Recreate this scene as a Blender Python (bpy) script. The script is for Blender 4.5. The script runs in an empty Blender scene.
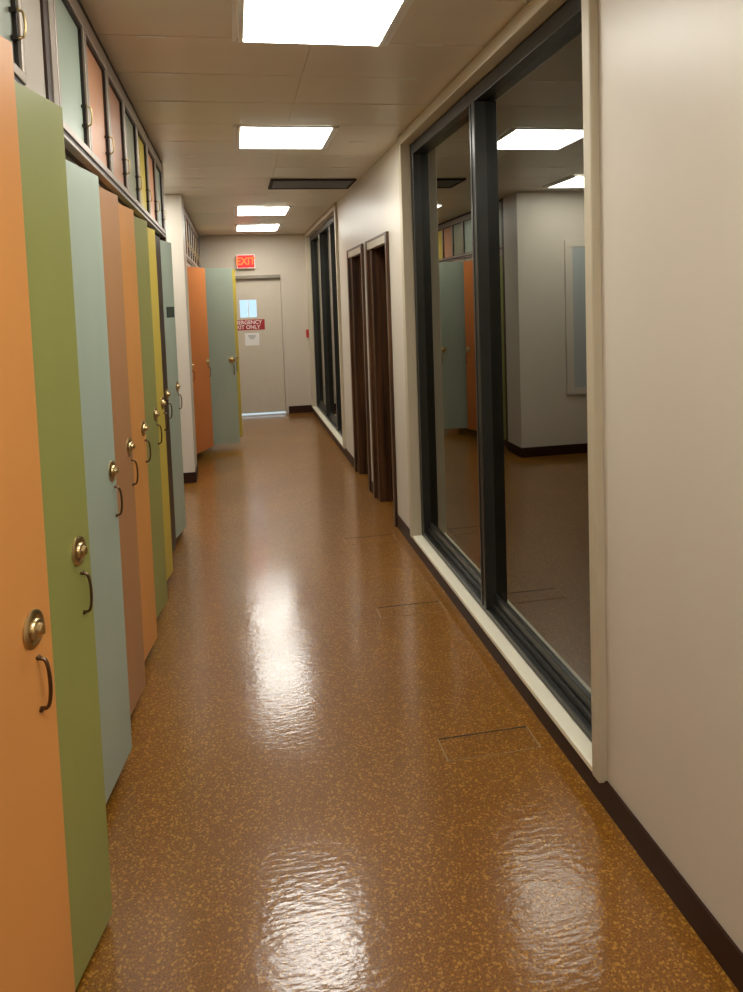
import bpy, bmesh, math, random
from mathutils import Vector, Matrix
random.seed(4)
SC = bpy.context.scene
COL = SC.collection
rad = math.radians

# ------------------------------------------------------------------ helpers
def link(o, parent=None):
    COL.objects.link(o)
    if parent is not None:
        o.parent = parent
    return o

def box(bm, x0, x1, y0, y1, z0, z1):
    vs = [bm.verts.new((x, y, z)) for z in (z0, z1) for y in (y0, y1) for x in (x0, x1)]
    for f in ((0, 2, 3, 1), (4, 5, 7, 6), (0, 1, 5, 4), (2, 6, 7, 3), (0, 4, 6, 2), (1, 3, 7, 5)):
        bm.faces.new([vs[i] for i in f])

def lathe(bm, prof, seg=32):
    """profile of (distance along +X, radius) turned round the X axis"""
    rings = []
    for d, r in prof:
        if r < 1e-6:
            rings.append([bm.verts.new((d, 0, 0))])
        else:
            rings.append([bm.verts.new((d, r * math.cos(2 * math.pi * k / seg), r * math.sin(2 * math.pi * k / seg))) for k in range(seg)])
    for a, b in zip(rings, rings[1:]):
        for k in range(seg):
            k2 = (k + 1) % seg
            if len(a) == 1 and len(b) == 1:
                continue
            if len(a) == 1:
                bm.faces.new((a[0], b[k2], b[k]))
            elif len(b) == 1:
                bm.faces.new((a[k], a[k2], b[0]))
            else:
                bm.faces.new((a[k], a[k2], b[k2], b[k]))

def tube(bm, pts, r, seg=12):
    rings = []
    n = len(pts)
    for i, p in enumerate(pts):
        p = Vector(p)
        t = (Vector(pts[min(i + 1, n - 1)]) - Vector(pts[max(i - 1, 0)])).normalized()
        side = Vector((0, 1, 0))
        up = t.cross(side).normalized()
        rr = r[i] if isinstance(r, (list, tuple)) else r
        rings.append([bm.verts.new(p + rr * (math.cos(2 * math.pi * k / seg) * side + math.sin(2 * math.pi * k / seg) * up)) for k in range(seg)])
    for a, b in zip(rings, rings[1:]):
        for k in range(seg):
            bm.faces.new((a[k], a[(k + 1) % seg], b[(k + 1) % seg], b[k]))
    bm.faces.new(rings[0]); bm.faces.new(list(reversed(rings[-1])))

def obj(name, build, mat, parent=None, loc=(0, 0, 0), rot=(0, 0, 0), smooth=False, bevel=0.0):
    bm = bmesh.new()
    build(bm)
    bmesh.ops.recalc_face_normals(bm, faces=bm.faces[:])
    me = bpy.data.meshes.new(name)
    bm.to_mesh(me); bm.free()
    me.materials.append(mat)
    if smooth:
        for p in me.polygons:
            p.use_smooth = True
    o = bpy.data.objects.new(name, me)
    o.location = loc; o.rotation_euler = rot
    link(o, parent)
    if bevel:
        m = o.modifiers.new('bevel', 'BEVEL'); m.width = bevel; m.segments = 2; m.limit_method = 'ANGLE'
    return o

def boxes(*bs):
    def f(bm):
        for b in bs:
            box(bm, *b)
    return f

def struct(name, build, mat, **k):
    o = obj(name, build, mat, **k)
    o['kind'] = 'structure'
    return o

def tag(o, label, cat, group=None):
    o['label'] = label; o['category'] = cat
    if group:
        o['group'] = group
    return o

def empty(name, loc, rz=0.0):
    o = bpy.data.objects.new(name, None)
    o.location = loc; o.rotation_euler = (0, 0, rz); o.empty_display_size = .1
    return link(o)

def text(name, body, size, mat, parent, loc, rot=(rad(90), 0, 0), ext=.001, sx=1.0, off=0.0):
    c = bpy.data.curves.new(name, 'FONT')
    c.body = body; c.size = size; c.align_x = 'CENTER'; c.align_y = 'CENTER'; c.extrude = ext; c.offset = off
    c.materials.append(mat)
    o = bpy.data.objects.new(name, c)
    COL.objects.link(o)
    me = bpy.data.meshes.new_from_object(o.evaluated_get(bpy.context.evaluated_depsgraph_get()))
    bpy.data.objects.remove(o); bpy.data.curves.remove(c)
    me.transform(Matrix.Diagonal((sx, 1, 1, 1)))
    o = bpy.data.objects.new(name, me)
    o.location = loc; o.rotation_euler = rot
    return link(o, parent)

# ------------------------------------------------------------------ materials
def new_mat(name):
    m = bpy.data.materials.new(name); m.use_nodes = True
    nt = m.node_tree
    return m, nt, nt.nodes['Principled BSDF']

def mat(name, col, rough=.5, metal=0.0, spec=.5, coat=0.0, coat_r=.1, noise=0.0, nscale=(8, 8, 8), bump=0.0, bscale=60, ior=None):
    m, nt, b = new_mat(name)
    b.inputs['Base Color'].default_value = (*col, 1)
    b.inputs['Roughness'].default_value = rough
    b.inputs['Metallic'].default_value = metal
    b.inputs['Specular IOR Level'].default_value = spec
    b.inputs['Coat Weight'].default_value = coat
    b.inputs['Coat Roughness'].default_value = coat_r
    if ior: b.inputs['IOR'].default_value = ior
    if noise or bump:
        tc = nt.nodes.new('ShaderNodeTexCoord')
        mp = nt.nodes.new('ShaderNodeMapping'); mp.inputs['Scale'].default_value = nscale
        nt.links.new(tc.outputs['Object'], mp.inputs['Vector'])
    if noise:
        n = nt.nodes.new('ShaderNodeTexNoise'); n.inputs['Scale'].default_value = 1; n.inputs['Detail'].default_value = 6
        nt.links.new(mp.outputs['Vector'], n.inputs['Vector'])
        r = nt.nodes.new('ShaderNodeValToRGB')
        r.color_ramp.elements[0].position = .3; r.color_ramp.elements[1].position = .7
        r.color_ramp.elements[0].color = (*[c * (1 - noise) for c in col], 1)
        r.color_ramp.elements[1].color = (*[min(1, c * (1 + noise)) for c in col], 1)
        nt.links.new(n.outputs['Fac'], r.inputs['Fac'])
        nt.links.new(r.outputs['Color'], b.inputs['Base Color'])
    if bump:
        n2 = nt.nodes.new('ShaderNodeTexNoise'); n2.inputs['Scale'].default_value = bscale; n2.inputs['Detail'].default_value = 2
        nt.links.new(tc.outputs['Object'], n2.inputs['Vector'])
        bp = nt.nodes.new('ShaderNodeBump'); bp.inputs['Strength'].default_value = bump; bp.inputs['Distance'].default_value = .002
        nt.links.new(n2.outputs['Fac'], bp.inputs['Height'])
        nt.links.new(bp.outputs['Normal'], b.inputs['Normal'])
    return m

def emit(name, col, s):
    m = bpy.data.materials.new(name); m.use_nodes = True
    nt = m.node_tree; nt.nodes.clear()
    e = nt.nodes.new('ShaderNodeEmission'); e.inputs['Color'].default_value = (*col, 1); e.inputs['Strength'].default_value = s
    o = nt.nodes.new('ShaderNodeOutputMaterial'); nt.links.new(e.outputs[0], o.inputs['Surface'])
    return m

def paint(name, col):
    return mat(name, col, rough=.42, spec=.45, noise=.05, nscale=(3, 3, 1.2), bump=.10, bscale=140)

P = {
    'orange': paint('orange_laminate', (.74, .33, .085)),
    'apricot': paint('apricot_laminate', (.74, .33, .09)),
    'tan': paint('clay_laminate', (.46, .23, .10)),
    'green': paint('olive_green_laminate', (.33, .35, .10)),
    'green2': paint('moss_green_laminate', (.32, .32, .10)),
    'aqua': paint('pale_aqua_laminate', (.40, .48, .39)),
    'yellow': paint('mustard_yellow_laminate', (.62, .47, .07)),
    'dark': paint('dark_brown_laminate', (.035, .016, .009)),
    'rust': paint('rust_orange_laminate', (.62, .20, .05)),
    'sage': paint('sage_laminate', (.38, .39, .25)),
    'salmon': paint('salmon_laminate', (.62, .30, .16)),
}
M_wall = mat('painted_wall', (.69, .63, .54), rough=.38, spec=.4, noise=.025, nscale=(1.5, 1.5, .6), bump=.12, bscale=35)
M_endwall = mat('end_wall_paint', (.60, .53, .43), rough=.5, noise=.03, nscale=(2, 2, 1))
M_trimw = mat('beige_trim', (.56, .49, .36), rough=.4, noise=.04, nscale=(4, 4, 1))
M_ledge = mat('cream_ledge', (.88, .83, .66), rough=.35, noise=.02)
M_ceil = mat('ceiling_tile', (.75, .69, .58), rough=.38, spec=.5, noise=.05, nscale=(.8, 2.2, 1), bump=.25, bscale=5)
M_dark = mat('dark_void', (.02, .017, .014), rough=.8)
M_base = mat('dark_brown_rubber_base', (.03, .008, .003), rough=.45, spec=.3)
M_slate = mat('slate_grey_metal', (.042, .042, .038), rough=.3, metal=.5, noise=.1)
M_alu = mat('bronze_aluminium', (.44, .38, .32), rough=.42, metal=.55, noise=.06, nscale=(3, 3, .7))
M_gasket = mat('black_brown_gasket', (.02, .012, .009), rough=.5)
M_header = mat('taupe_header', (.40, .33, .26), rough=.45, noise=.05)
M_carc = mat('dark_wood_carcass', (.05, .022, .012), rough=.45, noise=.2, nscale=(30, 30, 2))
M_brass = mat('aged_brass', (.62, .47, .24), rough=.3, metal=1.0, noise=.15, nscale=(40, 40, 40))
M_bronze = mat('dark_bronze', (.16, .10, .06), rough=.3, metal=1.0)
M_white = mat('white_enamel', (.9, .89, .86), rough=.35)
M_lamp = emit('fluorescent_diffuser', (1.0, .98, .90), 9.5)
M_exitr = emit('exit_face', (1.0, .035, .035), 1.0)
M_exitl = emit('exit_letters', (1.0, .11, .03), 1.5)
M_red = mat('red_enamel', (.36, .015, .02), rough=.4)
M_letter = mat('white_lettering', (.85, .75, .72), rough=.5)
M_paper = mat('notice_paper', (.82, .80, .76), rough=.7)
M_ink = mat('grey_ink', (.25, .25, .28), rough=.7)
M_doorp = mat('exit_door_paint', (.60, .53, .42), rough=.42, noise=.02)
M_hard = mat('grey_steel', (.28, .25, .2), rough=.35, metal=.6)
M_vent = mat('grey_vent_metal', (.15, .16, .18), rough=.5, metal=.2)
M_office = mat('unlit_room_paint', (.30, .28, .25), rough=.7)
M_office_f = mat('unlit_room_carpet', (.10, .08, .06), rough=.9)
M_conc = mat('outside_concrete', (.85, .85, .83), rough=.8, noise=.1)
M_floorm = None

def wood():
    m, nt, b = new_mat('dark_walnut')
    tc = nt.nodes.new('ShaderNodeTexCoord'); mp = nt.nodes.new('ShaderNodeMapping')
    mp.inputs['Scale'].default_value = (26, 26, 1.4)
    n = nt.nodes.new('ShaderNodeTexNoise'); n.inputs['Scale'].default_value = 1.0; n.inputs['Detail'].default_value = 8
    r = nt.nodes.new('ShaderNodeValToRGB')
    r.color_ramp.elements[0].position = .32; r.color_ramp.elements[1].position = .72
    r.color_ramp.elements[0].color = (.028, .011, .005, 1); r.color_ramp.elements[1].color = (.12, .05, .018, 1)
    nt.links.new(tc.outputs['Object'], mp.inputs['Vector']); nt.links.new(mp.outputs['Vector'], n.inputs['Vector'])
    nt.links.new(n.outputs['Fac'], r.inputs['Fac']); nt.links.new(r.outputs['Color'], b.inputs['Base Color'])
    b.inputs['Roughness'].default_value = .32
    return m
M_wood = wood()

def floor_mat():
    m, nt, b = new_mat('cork_fleck_floor')
    L = nt.links.new
    tc = nt.nodes.new('ShaderNodeTexCoord')
    def noise(scale, detail=4, rough=.6, w=0):
        n = nt.nodes.new('ShaderNodeTexNoise'); n.inputs['Scale'].default_value = scale
        n.inputs['Detail'].default_value = detail; n.inputs['Roughness'].default_value = rough
        L(tc.outputs['Object'], n.inputs['Vector']); return n
    def ramp(fac, stops):
        r = nt.nodes.new('ShaderNodeValToRGB')
        while len(r.color_ramp.elements) < len(stops): r.color_ramp.elements.new(.5)
        for e, (p, c) in zip(r.color_ramp.elements, stops):
            e.position = p; e.color = (*c, 1)
        L(fac, r.inputs['Fac']); return r
    def mix(f, a, c, mode='MIX'):
        x = nt.nodes.new('ShaderNodeMix'); x.data_type = 'RGBA'; x.blend_type = mode
        if isinstance(f, float): x.inputs[0].default_value = f
        else: L(f, x.inputs[0])
        L(a, x.inputs[6]); L(c, x.inputs[7]); return x.outputs[2]
    n1 = noise(170, 4, .65)
    base = ramp(n1.outputs['Fac'], [(.30, (.095, .026, .0004)), (.46, (.19, .068, .001)), (.60, (.28, .11, .002)), (.74, (.40, .175, .01))])
    v = nt.nodes.new('ShaderNodeTexVoronoi'); v.inputs['Scale'].default_value = 170
    L(tc.outputs['Object'], v.inputs['Vector'])
    sep = nt.nodes.new('ShaderNodeSeparateColor'); L(v.outputs['Color'], sep.inputs['Color'])
    fl = ramp(sep.outputs[0], [(.80, (0, 0, 0)), (.92, (1, 1, 1))])
    tan = nt.nodes.new('ShaderNodeRGB'); tan.outputs[0].default_value = (.43, .20, .022, 1)
    c = mix(fl.outputs['Color'], base.outputs['Color'], tan.outputs[0])
    big = noise(1.3, 3, .5)
    bigr = ramp(big.outputs['Fac'], [(.3, (.88, .86, .82)), (.7, (1.08, 1.08, 1.1))])
    c = mix(1.0, c, bigr.outputs['Color'], 'MULTIPLY')
    L(c, b.inputs['Base Color'])
    b.inputs['Roughness'].default_value = .42
    b.inputs['Specular IOR Level'].default_value = .35
    b.inputs['Coat Weight'].default_value = 1.0
    b.inputs['Coat IOR'].default_value = 1.5
    rr = ramp(noise(2.2, 3, .6).outputs['Fac'], [(.3, (.10,) * 3), (.7, (.165,) * 3)])
    L(rr.outputs['Color'], b.inputs['Coat Roughness'])
    # uneven wax: small ripples across the tread
    mp = nt.nodes.new('ShaderNodeMapping'); mp.inputs['Scale'].default_value = (26, 60, 30)
    L(tc.outputs['Object'], mp.inputs['Vector'])
    w = nt.nodes.new('ShaderNodeTexNoise'); w.inputs['Scale'].default_value = 1.0; w.inputs['Detail'].default_value = 3
    L(mp.outputs['Vector'], w.inputs['Vector'])
    bp = nt.nodes.new('ShaderNodeBump'); bp.inputs['Strength'].default_value = .6; bp.inputs['Distance'].default_value = .0016
    L(w.outputs['Fac'], bp.inputs['Height'])
    w2 = noise(3.5, 2, .5)
    bp2 = nt.nodes.new('ShaderNodeBump'); bp2.inputs['Strength'].default_value = .25; bp2.inputs['Distance'].default_value = .006
    L(w2.outputs['Fac'], bp2.inputs['Height']); L(bp.outputs['Normal'], bp2.inputs['Normal'])
    L(bp2.outputs['Normal'], b.inputs['Coat Normal'])
    return m
M_floor = floor_mat()

def glass_mat(name, ior=3.2, tint=(.30, .30, .28)):
    m = bpy.data.materials.new(name); m.use_nodes = True
    nt = m.node_tree; nt.nodes.clear(); L = nt.links.new
    g = nt.nodes.new('ShaderNodeBsdfGlossy'); g.inputs['Roughness'].default_value = .0
    g.inputs['Color'].default_value = (.97, .98, .92, 1)
    t = nt.nodes.new('ShaderNodeBsdfTransparent'); t.inputs['Color'].default_value = (*tint, 1)
    f = nt.nodes.new('ShaderNodeFresnel'); f.inputs['IOR'].default_value = ior
    x = nt.nodes.new('ShaderNodeMixShader'); o = nt.nodes.new('ShaderNodeOutputMaterial')
    L(f.outputs[0], x.inputs[0]); L(t.outputs[0], x.inputs[1]); L(g.outputs[0], x.inputs[2]); L(x.outputs[0], o.inputs['Surface'])
    return m
M_glass = glass_mat('dark_partition_glass')
M_pane = glass_mat('door_glass', 1.45, (.9, .95, 1.0))

# ------------------------------------------------------------------ dimensions (metres, +Y down the corridor)
CH = 1.6485
HC = 2.692           # ceiling
XR = 1.10            # right wall face
YE = 11.10           # end wall
YB = -3.4            # wall behind the camera
XS = -3.2            # end of the side passage

# ------------------------------------------------------------------ setting
struct('floor', boxes((XS - .2, XR + .35, YB - .2, YE + .12, -.1, 0)), M_floor)

def ceiling(bm):
    joints_x = [XS - .1, -2.09, -.87, .352, 1.42]
    p = .4575
    y = 3.0 - p * 14
    while y < YE + .05:
        y1 = min(y + p, YE + .1)
        for a, c in zip(joints_x, joints_x[1:]):
            dz = random.uniform(0, .0025)
            box(bm, a + .001, c - .001, y + .003, y1 - .003, HC + dz, HC + .012)
        y += p
    box(bm, XS - .1, 1.42, YB - .2, YE + .1, HC + .012, HC + .1)
struct('ceiling', ceiling, M_ceil)

def joint_glints(bm):  # light glints along the tile joints, built as thin white strips
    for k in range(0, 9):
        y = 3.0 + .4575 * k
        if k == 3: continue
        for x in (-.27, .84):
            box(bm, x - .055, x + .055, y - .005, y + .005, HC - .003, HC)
struct('glint_strips', joint_glints, M_white)

# right wall with two glazed openings and two doorways
W1a, W1b = 2.085, 4.67
W2a, W2b = 7.70, 10.98
D = [(5.20, 5.98), (6.24, 6.99)]
ZD = 2.13
T = .16
struct('wall_right', boxes(
    (XR, XR + T, YB, W1a, 0, HC), (XR, XR + T, W1a, W1b, 0, .085),
    (XR, XR + T, W1b, D[0][0], 0, HC), (XR, XR + T, D[0][0], D[0][1], ZD, HC), (XR, XR + T, D[0][1], D[1][0], 0, HC),
    (XR, XR + T, D[1][0], D[1][1], ZD, HC), (XR, XR + T, D[1][1], W2a, 0, HC), (XR, XR + T, W2a, W2b, 0, .085),
    (XR, XR + T, W2b, YE, 0, HC)), M_wall)
struct('wall_end', boxes((-1.1, -.21, YE, YE + .12, 0, HC), (.69, XR + .3, YE, YE + .12, 0, HC), (-.21, .69, YE, YE + .12, 2.075, HC)), M_endwall)
struct('wall_back', boxes((-1.1, XR + .3, YB - .12, YB, 0, HC)), M_wall)
# wall behind the near lockers, and the side passage that opens on the left
struct('wall_left', boxes((-1.08, -.98, YB, 5.56, 0, HC), (XS, -1.08, 5.46, 5.56, 0, HC), (-.98, -.46, 5.475, 5.56, 0, HC),
                          (-.98, -.52, YB, .165, 0, HC)), M_wall)
struct('wall_pillar', boxes((XS, -.44, 7.05, 7.425, 0, HC), (-1.08, -.98, 7.425, YE, 0, HC)), M_wall)
struct('wall_pier', boxes((-.98, -.472, 2.012, 2.14, 0, 2.158)), M_wall)
struct('wall_pier_upper', boxes((-.98, -.472, 1.909, 2.14, 2.158, HC)), M_wall)
struct('wall_passage', boxes((XS - .1, XS, 5.5, 7.1, 0, HC)), M_wall)
# baseboards
struct('baseboard_right', boxes(
    (XR - .009, XR, YB, W1a, 0, .095), (XR - .009, XR, W1a, W1b, 0, .085), (XR - .009, XR, W1b, D[0][0] - .045, 0, .095),
    (XR - .009, XR, D[0][1] + .045, D[1][0] - .045, 0, .095), (XR - .009, XR, D[1][1] + .045, W2a, 0, .095), (XR - .009, XR, W2a, W2b, 0, .085),
    (XR - .009, XR, W2b, YE, 0, .095)), M_base)
struct('baseboard_end', boxes((.735, XR - .009, YE - .009, YE, 0, .11)), M_base)
struct('baseboard_left', boxes((XS, -.432, 7.041, 7.05, 0, .1), (-.44, -.432, 7.05, 7.425, 0, .1), (XS, -.455, 5.56, 5.569, 0, .1)), M_base)

# rooms behind the glass, unlit
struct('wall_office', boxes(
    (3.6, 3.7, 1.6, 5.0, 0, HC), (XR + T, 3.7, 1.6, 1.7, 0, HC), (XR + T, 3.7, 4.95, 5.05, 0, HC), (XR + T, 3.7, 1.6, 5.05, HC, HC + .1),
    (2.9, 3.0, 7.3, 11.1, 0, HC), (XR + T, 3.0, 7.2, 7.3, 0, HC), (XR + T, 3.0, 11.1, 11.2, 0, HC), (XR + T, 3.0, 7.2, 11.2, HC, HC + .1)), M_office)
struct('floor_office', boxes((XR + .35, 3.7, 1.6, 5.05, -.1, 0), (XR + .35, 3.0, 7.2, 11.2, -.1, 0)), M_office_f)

# ------------------------------------------------------------------ glazed partitions
XG = 1.19
def partition(n, ya, yb, mulls, label_unused=None, tw=.062):
    w = empty('window_%d' % n, (XR, ya, 0)); w['kind'] = 'structure'
    Lh = yb - ya
    x0, f0 = -.028, .04          # trim face, metal frame face (local x)
    g = XG - XR
    near = .05 if n == 1 else tw
    obj('trim_frame', boxes((x0, f0, 0, near, .088, HC - .004), (x0, f0, Lh - tw, Lh, .088, HC - .004),
                            (x0, f0, near, Lh - tw, HC - .065, HC - .004)), M_trimw, w, bevel=.005)
    obj('ledge', boxes((x0 + .006, f0, near, Lh - tw, .086, .107)), M_ledge, w, bevel=.003)
    fa, fb = near, Lh - tw
    def frame(bm):
        for (a, c) in ((fa, fa + .05), (fb - .05, fb)):
            box(bm, f0, g + .03, a, c, .107, HC - .065)
        box(bm, f0, g - .024, fa + .05, fb - .05, .107, .135)      # outer track lip
        box(bm, g - .024, g - .012, fa + .05, fb - .05, .107, .165)
        box(bm, g - .012, g + .03, fa + .05, fb - .05, .107, .208)
        box(bm, f0, g + .03, fa + .05, fb - .05, HC - .13, HC - .065)
    obj('metal_frame', frame, M_slate, w, bevel=.003)
    edges = [fa + .05] + [m - ya for m in mulls] + [fb - .05]
    for m in mulls:
        obj('mullion', boxes((f0 - .006, g + .03, m - ya - .03, m - ya + .03, .128, HC - .13)), M_slate, w, bevel=.004)
        if n == 1:
            obj('mullion_strip', boxes((f0 - .010, f0 - .006, m - ya + .012, m - ya + .03, .135, HC - .135)), M_slate, w)
        else:
            obj('mullion_strip', boxes((f0 - .012, f0 - .006, m - ya - .02, m - ya + .02, .55, HC - .135)), M_alu, w)
    for i, (a, c) in enumerate(zip(edges, edges[1:])):
        a2 = a + (.03 if i else 0); c2 = c - (.03 if i < len(edges) - 2 else 0)
        obj('pane', boxes((g, g + .008, a2, c2, .208, HC - .13)), M_glass, w)
    return w
partition(1, W1a, W1b, [3.365])
partition(2, W2a, W2b, [8.62, 9.72])

# ------------------------------------------------------------------ wooden doorways on the right
for i, (a, b) in enumerate(D):
    d = empty('door_%d' % (i + 1), (XR, a, 0)); d['kind'] = 'structure'
    w = b - a
    obj('door_casing', boxes((-.022, .0, -.04, .012, 0, ZD + .012), (-.022, .0, w - .012, w + .04, 0, ZD + .012), (-.022, 0, .012, w - .012, ZD - .005, ZD + .012)), M_wood, d, bevel=.003)
    obj('door_jamb', boxes((0, T + .2, 0, .02, 0, ZD), (0, T + .2, w - .13, w, 0, ZD), (.03, T + .2, .02, w - .13, ZD - .02, ZD)), M_wood, d)
    obj('head_plate', boxes((-.016, .03, .012, w - .012, ZD - .062, ZD - .005)), M_trimw, d)
    obj('door_leaf', boxes((T + .2, T + .245, 0, w, 0, ZD)), M_wood, d)
    obj('door_stop', boxes((.07, .1, w - .145, w - .13, 0, ZD - .02)), M_wood, d)

# ------------------------------------------------------------------ end door with window, light under it
d = empty('door_3', (-.21, YE, 0)); d['kind'] = 'structure'
DW = .90
obj('door_frame', boxes((-.05, 0, -.012, .10, 0, 2.12), (DW, DW + .03, -.012, .10, 0, 2.12)), M_endwall, d, bevel=.003)
obj('header_bar', boxes((-.05, DW - .005, -.045, .05, 2.045, 2.095)), M_hard, d, bevel=.004)
wx0, wx1, wz0, wz1 = .285, .53, 1.475, 1.735
obj('door_leaf', boxes((0.003, wx0, .02, .06, .035, 2.045), (wx1, DW - .003, .02, .06, .035, 2.045),
                       (wx0, wx1, .02, .06, .035, wz0), (wx0, wx1, .02, .06, wz1, 2.045)), M_doorp, d)
obj('window_pane', boxes((wx0, wx1, .035, .041, wz0, wz1)), M_pane, d)
obj('glazing_bar', boxes(((wx0 + wx1) / 2 - .006, (wx0 + wx1) / 2 + .006, .03, .046, wz0, wz1)), M_white, d)
obj('threshold', boxes((0, DW, -.02, .115, 0, .012)), mat('aluminium_threshold', (.7, .7, .7), rough=.3, metal=.7), d)

# outside, seen through the door glass and the gap: paving and the sky
struct('floor_outside', boxes((-2.5, 3.2, YE + .12, YE + 7, -.12, -.02)), M_conc)

# ------------------------------------------------------------------ signs on the end door
s = empty('emergency_exit_sign', (.165, YE + .02, 1.285)); tag(s, 'dark red emergency exit only sign stuck on the far door', 'sign')
obj('sign_plate', boxes((-.26, .265, -.004, 0, 0, .155)), M_red, s)
text('lettering', 'EMERGENCY', .078, M_letter, s, (0, -.005, .113), off=.0015)
text('lettering', 'EXIT ONLY', .078, M_letter, s, (0, -.005, .042), off=.0015)
n = empty('paper_notice', (.235, YE + .02, 1.055)); tag(n, 'white paper notice taped below the red sign', 'notice')
obj('sheet', boxes((-.105, .105, -.002, 0, 0, .185)), M_paper, n)
obj('printed_lines', boxes((-.06, .055, -.003, -.002, .145, .153), (-.055, .05, -.003, -.002, .128, .136), (-.045, .045, -.003, -.002, .111, .119), (-.03, .03, -.003, -.002, .094, .102)), M_ink, n)

e = empty('exit_sign', (.19, YE, 2.195)); tag(e, 'glowing red exit sign above the far door', 'exit sign')
obj('housing', boxes((-.135, .135, -.07, 0, 0, .205)), M_white, e, bevel=.004)
obj('face', boxes((-.122, .122, -.074, -.070, .012, .193)), M_exitr, e)
text('lettering', 'EXIT', .15, M_exitl, e, (0, -.0755, .102), off=.004, sx=.9)

f = empty('fire_alarm_pull', (1.06, YE + .003, 1.14)); tag(f, 'small red fire alarm pull on the end wall corner', 'fire alarm')
obj('box', boxes((-.02, .02, -.035, 0, 0, .12)), mat('alarm_red', (.55, .03, .02), rough=.35), f, bevel=.004)
obj('pull_bar', boxes((-.014, .014, -.045, -.035, .05, .068)), M_red, f)

# ------------------------------------------------------------------ ceiling lights and vent
def light(name_label, x0, x1, y0, y1, group='recessed fluorescent ceiling lights'):
    cx, cy = (x0 + x1) / 2, (y0 + y1) / 2
    w, h = (x1 - x0) / 2, (y1 - y0) / 2
    t = empty('ceiling_light', (cx, cy, HC)); tag(t, name_label, 'ceiling light', group)
    a, c = .045, .018
    def fr(bm):
        for k, (z, th) in enumerate(((-.010, .012), (-.018, .012))):
            o1 = a - k * .024
            o0 = o1 - .018
            box(bm, -w - o1, -w - o0, -h, h, z, 0); box(bm, w + o0, w + o1, -h, h, z, 0)
        box(bm, -w - a, w + a, -h - .006, -h, -.012, 0); box(bm, -w - a, w + a, h, h + .006, -.012, 0)
    obj('frame', fr, M_white, t)
    obj('diffuser', boxes((-w, w, -h, h, -.014, -.001)), M_lamp, t)
    obj('latch', boxes((w * .02, w * .02 + .016, -h - .016, -h - .006, -.008, 0)), M_white, t)
    return t
LX0, LX1 = .083, .615
light('nearest ceiling light, largest, cut by the top edge of the photo', LX0, LX1, 2.40, 2.99)
light('second ceiling light from the camera, between the lockers and large window', LX0, LX1, 4.40, 4.97)
light('third ceiling light, just beyond the dark ceiling vent', LX0, LX1, 7.95, 8.62)
light('farthest ceiling light, nearest the exit sign', LX0, LX1, 9.70, 10.42)
light('ceiling light above the side passage, seen reflected in the large window', -1.22, -.62, 6.12, 6.72)
light('ceiling light over the corridor behind the camera', LX0, LX1, .35, .93)
light('rearmost ceiling light of the corridor behind the camera', LX0, LX1, -1.7, -1.1)

v = empty('ceiling_vent', (.705, 6.48, HC)); tag(v, 'long dark grey vent slot in the ceiling', 'vent')
obj('frame', boxes((-.362, .362, -.235, -.20, -.014, 0), (-.362, .362, .20, .235, -.014, 0), (-.362, -.335, -.2, .2, -.014, 0), (.335, .362, -.2, .2, -.014, 0)), M_dark, v)
obj('grille', boxes(*[(-.335, .335, -.2 + k * .05, -.2 + k * .05 + .036, -.012, -.003) for k in range(8)]), M_vent, v)
obj('backing', boxes((-.335, .335, -.2, .2, -.002, 0)), M_dark, v)

# ------------------------------------------------------------------ lockers
PITCH = .457
def knob_mesh(bm):
    lathe(bm, [(0, .037), (.003, .037), (.006, .033), (.0065, .026), (.004, .023), (.004, .021), (.011, .0195), (.013, .017), (.013, .0)], 36)
def knob_dial(bm):
    lathe(bm, [(.0125, .0), (.0125, .0125), (.019, .0105), (.021, .008), (.021, 0)], 24)
    box(bm, .019, .024, -.0025, .0025, -.009, .009)
def bow(l, h, r):
    def f(bm):
        pts = []; rs = []
        pts.append((0, 0, -l / 2 - .004)); rs.append(r * 1.5)
        pts.append((.004, 0, -l / 2)); rs.append(r * 1.4)
        N = 14
        for k in range(N + 1):
            t = k / N
            ang = math.pi * t
            x = .006 + (h - .006) * (math.sin(ang) ** .55)
            z = -math.cos(ang) * l / 2
            pts.append((x, 0, z)); rs.append(r)
        pts.append((.004, 0, l / 2)); rs.append(r * 1.4)
        pts.append((0, 0, l / 2 + .004)); rs.append(r * 1.5)
        tube(bm, pts, rs, 12)
    return f

def make_locker(zt, zb, knob_z, lt=.408, ht=.426):
    root = empty('locker', (0, 0, 0))
    W = PITCH
    hz = 2.150
    obj('body', boxes((-.45, -.022, 0, .014, .0, hz), (-.45, -.022, W - .014, W - .001, .0, hz), (-.45, -.436, .014, W - .014, 0, hz),
                      (-.44, -.022, .014, W - .014, .07, .085), (-.05, -.035, .014, W - .014, 0, .07), (-.44, -.022, .014, W - .014, hz - .012, hz),
                      (-.44, -.022, .014, W - .014, 1.78, 1.795)), M_carc, root)
    if zt < 2.14:
        obj('header', boxes((-.022, -.002, .001, W - .002, zt + .006, hz)), M_header, root)
    door = obj('door', boxes((-.02, 0, .003, .453, zb, zt)), P['aqua'], root, loc=(0, 0, 0), bevel=.0012)
    k = obj('combination_lock', knob_mesh, M_brass, door, loc=(0, lt, knob_z), smooth=True)
    m = k.modifiers.new('edge', 'EDGE_SPLIT'); m.split_angle = rad(40)
    obj('door_handle', bow(.1, .023, .0038), M_bronze, door, loc=(0, ht, knob_z - .112), smooth=True)
    d2 = obj('lock_dial', knob_dial, M_brass, door, loc=(0, lt, knob_z), smooth=False)
    for hz_ in (.22, 1.05, 1.86):
        obj('hinge', boxes((-.021, .0015, 0, .006, hz_, hz_ + .06)), M_brass, door)
    return root

def children(o):
    return [c for c in bpy.data.objects if c.parent == o]

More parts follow.
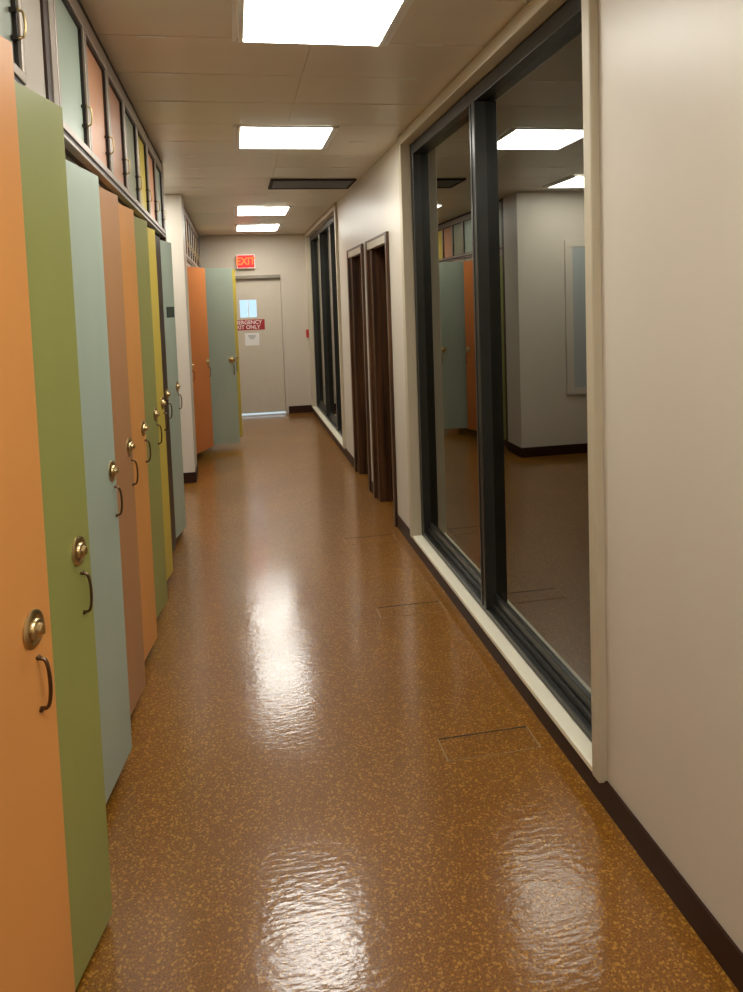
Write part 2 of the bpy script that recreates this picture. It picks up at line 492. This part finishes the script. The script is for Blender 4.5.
def dup(o, parent=None):
    c = o.copy(); COL.objects.link(c)
    if parent is not None: c.parent = parent
    for ch in children(o):
        dup(ch, c)
    return c

def find(root, base):
    for c in children(root):
        if c.name.split('.')[0] == base:
            return c

def set_mat(o, m):
    o.material_slots[0].link = 'OBJECT'
    o.material_slots[0].material = m

near_proto = make_locker(2.161, .02, 1.047, .386, .395)
main_proto = make_locker(2.112, .055, 1.09)
far_proto = make_locker(2.082, .08, 1.04)
G1, G2, G3 = 'tall lockers nearest the camera', 'tall lockers of the middle bank', 'tall lockers of the far bank'
specs = [
    (near_proto, -.505, .176, 9, 'aqua', 'pale aqua locker door beyond the left edge, nearer than the orange one', G1),
    (near_proto, -.505, .633, 12, 'tan', 'clay brown locker door just out of frame beside the nearest orange one', G1),
    (near_proto, -.505, 1.09, 14.6, 'apricot', 'nearest orange locker door, cut by the left edge of the photo', G1),
    (near_proto, -.505, 1.55, 13.2, 'green', 'large olive green locker door standing ajar, second from the camera', G1),
    (main_proto, -.505, 2.255, 8.0, 'aqua', 'pale aqua locker right behind the large olive green door', G2),
    (main_proto, -.505, 2.712, 7.5, 'tan', 'dull clay brown locker between the pale aqua and the orange one', G2),
    (main_proto, -.505, 3.169, 7.7, 'orange', 'bright orange locker between the clay brown and moss green ones', G2),
    (main_proto, -.505, 3.626, 9.0, 'green2', 'moss green locker beside the mustard yellow one', G2),
    (main_proto, -.505, 4.083, 8.0, 'yellow', 'mustard yellow locker door in the middle bank', G2),
    (main_proto, -.505, 4.540, 6.0, 'dark', 'dark brown locker door, narrow strip behind the mustard yellow one', G2),
    (main_proto, -.505, 4.997, 10.5, 'aqua', 'grey aqua locker with a dark number plate, last of the middle bank', G2),
    (far_proto, -.48, 7.54, 1.0, 'green', 'green locker tight behind the white pillar', G3),
    (far_proto, -.48, 7.997, 22.5, 'rust', 'rust orange locker door swung open in the far bank', G3),
    (far_proto, -.48, 8.454, 81, 'aqua', 'pale grey aqua locker door swung wide across the corridor', G3),
    (far_proto, -.47, 8.911, 90, 'yellow', 'yellow green locker door, thin edge showing behind the wide open aqua door', G3),
    (far_proto, -.48, 9.368, 1.0, 'rust', 'rust locker closed behind the wide open far doors, beside the yellow green one', G3),
    (far_proto, -.48, 9.825, 1.0, 'aqua', 'aqua locker closed behind the wide open far doors, between two other closed ones', G3),
    (far_proto, -.48, 10.282, 1.0, 'tan', 'clay brown locker closed behind the wide open far doors, next to end wall', G3),
]
used = set()
lockers = []
for (proto, hx, hy, ang, colr, lab, grp) in specs:
    if id(proto) not in used:
        o = dup(proto)
        used.add(id(proto))
    else:
        o = dup(proto)
    o.location = (hx, hy, 0)
    tag(o, lab, 'locker', grp)
    dr = find(o, 'door')
    dr.rotation_euler = (0, 0, -rad(ang))
    if ang > 20:
        dr.scale = (1, 1.09 if ang > 85 else (1.045 if ang > 70 else 1.0), 1)
    set_mat(dr, P[colr])
    lockers.append(o)
def purge(o):
    for c in children(o): purge(c)
    bpy.data.objects.remove(o)
for p_ in (near_proto, main_proto, far_proto):
    purge(p_)
# number plate on the last aqua door of the middle bank
plate = obj('number_plate', boxes((0, .003, .24, .425, 1.585, 1.66)), mat('dark_green_plate', (.03, .05, .035), rough=.4), find(lockers[10], 'door'))
plate['label'] = 'small dark number plate'

# ------------------------------------------------------------------ cabinets above the lockers
def make_upper():
    root = empty('overhead_cabinet', (0, 0, 0))
    W, H = PITCH, HC - 2.152
    e_ = .0015
    obj('body', boxes((-.5, -.03, e_, .014, 0, H - .001), (-.5, -.03, W - .014, W - e_, 0, H - .001), (-.5, -.48, .014, W - .014, 0, H - .001), (-.48, -.03, .014, W - .014, 0, .012)), M_carc, root)
    def fr(bm):
        s_ = .026
        box(bm, -.03, 0, e_, W - e_, 0, .010)                 # lip
        box(bm, -.03, 0, e_, W - e_, .026, .050)              # bottom rail
        box(bm, -.03, 0, e_, W - e_, H - .085, H - .028)      # top rail
        box(bm, -.03, 0, .004, s_, .050, H - .085); box(bm, -.03, 0, W - s_, W - .004, .050, H - .085)
    obj('frame', fr, M_alu, root, bevel=.002)
    obj('gasket', boxes((-.03, -.004, .001, W - .001, H - .028, H - .001), (-.03, -.006, .001, W - .001, .010, .026),
                        (-.03, -.006, .026, .036, .05, H - .085), (-.03, -.006, W - .036, W - .026, .05, H - .085), (-.03, 0, W - .057, W - .047, .115, .125), (-.03, 0, W - .057, W - .047, .179, .189),
                        (-.03, -.006, .036, W - .036, H - .095, H - .085), (-.03, -.006, .036, W - .036, .050, .056),
                        (-.03, -.001, .0, .004, .05, H - .085), (-.03, -.001, W - .004, W, .05, H - .085)), M_gasket, root)
    pn = obj('door_panel', boxes((-.03, -.016, .036, W - .036, .056, H - .095)), P['aqua'], root)
    obj('door_handle', bow(.062, .016, .003), M_brass, root, loc=(-.0, W - .052, .152), smooth=True)
    return root
up = make_upper()
GU1, GU2, GU3 = 'overhead cabinets of the near bank', 'overhead cabinets of the middle bank', 'overhead cabinets of the far bank'
uspecs = [(-.46, .534 , 'salmon', 'overhead cabinet out of frame above the clay brown near locker', GU1),
          (-.46, .991, 'green', 'overhead cabinet with green panel above the nearest orange locker', GU1),
          (-.46, 1.448, 'aqua', 'aqua overhead cabinet with brass handle at the top left corner', GU1)]
cols = ['aqua', 'salmon', 'salmon', 'sage', 'yellow', 'salmon', 'aqua']
labs = ['largest aqua overhead cabinet, above the pale aqua locker',
        'salmon orange overhead cabinet above the clay brown locker, next to the aqua one',
        'salmon orange overhead cabinet above the bright orange locker, next to the grey green one',
        'grey green overhead cabinet above the moss green locker',
        'yellow overhead cabinet above the mustard yellow locker',
        'orange overhead cabinet above the dark brown locker, beyond the yellow one',
        'last pale overhead cabinet of the middle bank, facing the side passage opening']
for k, (c_, l_) in enumerate(zip(cols, labs)):
    uspecs.append((-.46, 2.252 + PITCH * k, c_, l_, GU2))
fcols = ['aqua', 'tan', 'aqua', 'sage', 'salmon', 'yellow', 'tan']
flabs = ['pale overhead cabinet directly beyond the white pillar', 'tan overhead cabinet above the open rust orange door',
         'aqua overhead cabinet above the wide open aqua door', 'grey green overhead cabinet above the yellow edged open door',
         'salmon overhead cabinet of the far bank between grey green and yellow ones', 'yellow overhead cabinet of the far bank, second from the end wall',
         'tan overhead cabinet of the far bank nearest the end wall']
for k, (c_, l_) in enumerate(zip(fcols, flabs)):
    uspecs.append((-.46, 7.54 + PITCH * k, c_, l_, GU3))
for (x, y, c_, l_, g_) in uspecs:
    o = dup(up); o.location = (x, y, 2.152)
    if g_ == GU1:
        o.location.z = 2.163; o.scale = (1, 1, (HC - 2.163) / (HC - 2.152))
    tag(o, l_, 'cabinet', g_)
    set_mat(find(o, 'door_panel'), P[c_])
purge(up)

# fillers beside the banks
struct('trim_1', boxes((-.98, -.465, 2.142, 2.19, 0, HC)), M_carc)
struct('trim_2', boxes((-.5, -.461, 2.19, 2.25, 0, HC - .03)), M_alu)
struct('trim_3', boxes((-.98, -.46, 5.453, 5.474, 0, HC)), M_carc)
struct('trim_4', boxes((-.98, -.465, .10, .165, 0, HC)), M_carc)
struct('trim_5', boxes((-.96, -.46, 10.742, 11.09, 0, HC)), M_carc)
struct('trim_7', boxes((-.98, -.46, 7.43, 7.536, 0, HC)), M_carc)

# notice board on the white wall of the side passage (seen in the big window)
nb = empty('notice_board', (-1.36, 7.05, .62)); tag(nb, 'tall pale framed board on the white passage wall, reflected in the large window', 'board')
obj('frame', boxes((-.42, .42, -.02, 0, 0, .07), (-.42, .42, -.02, 0, 1.51, 1.58), (-.42, -.34, -.02, 0, .07, 1.51), (.34, .42, -.02, 0, .07, 1.51)), M_wall, nb, bevel=.003)
obj('board_panel', boxes((-.34, .34, -.012, 0, .07, 1.51)), mat('pale_blue_board', (.46, .50, .50), rough=.5), nb)

# ------------------------------------------------------------------ floor boxes let into the floor
M_line = mat('worn_metal_edge', (.35, .22, .10), rough=.4, metal=.3)
def floor_box(y0, y1, lab):
    t = empty('floor_box_cover', (.85, (y0 + y1) / 2, 0)); tag(t, lab, 'floor cover', 'flush floor box covers along the right wall')
    h = (y1 - y0) / 2
    obj('cover_plate', boxes((-.172, .172, -h + .005, h - .005, -.002, .0012)), M_floor, t)
    obj('metal_rim', boxes((-.178, -.174, -h, h, 0, .0022), (.174, .178, -h, h, 0, .0022), (-.178, .178, -h, -h + .003, 0, .002)), M_line, t)
    obj('gap', boxes((-.174, .174, h - .004, h + .002, 0, .0016)), M_dark, t)
floor_box(2.435, 2.575, 'nearest flush rectangular floor cover with a thin metal rim')
floor_box(3.665, 3.80, 'middle flush rectangular floor cover beside the large window')
floor_box(4.87, 5.0, 'farthest flush floor cover, near the first wooden doorway')

# ------------------------------------------------------------------ daylight outside
w = bpy.data.worlds.new('World'); SC.world = w; w.use_nodes = True
nt = w.node_tree; bg = nt.nodes['Background']
bg.inputs['Color'].default_value = (.70, .90, 1.0, 1); bg.inputs['Strength'].default_value = .55

# ------------------------------------------------------------------ camera
cam = bpy.data.cameras.new('camera'); co = bpy.data.objects.new('camera', cam); COL.objects.link(co)
R = [[0.982595, -0.046518, 0.179841], [-0.182528, -0.061959, 0.981246], [-0.034503, -0.996994, -0.069372]]
co.matrix_world = Matrix(((R[0][0], -R[0][1], -R[0][2], 0), (R[1][0], -R[1][1], -R[1][2], 0), (R[2][0], -R[2][1], -R[2][2], CH), (0, 0, 0, 1)))
cam.sensor_fit = 'VERTICAL'; cam.sensor_height = 36
cam.lens = 735.6 / 992 * 36
cam.shift_y = -(496 - 352.6) / 992
cam.clip_start = .02; cam.clip_end = 100
SC.camera = co
SC.view_settings.view_transform = 'Standard'; SC.view_settings.look = 'None'
SC.view_settings.gamma = 1.0; SC.view_settings.exposure = 1.08
SC.cycles.max_bounces = 10; SC.cycles.diffuse_bounces = 5; SC.cycles.glossy_bounces = 6; SC.cycles.transparent_max_bounces = 8
SC.cycles.sample_clamp_indirect = 8.0
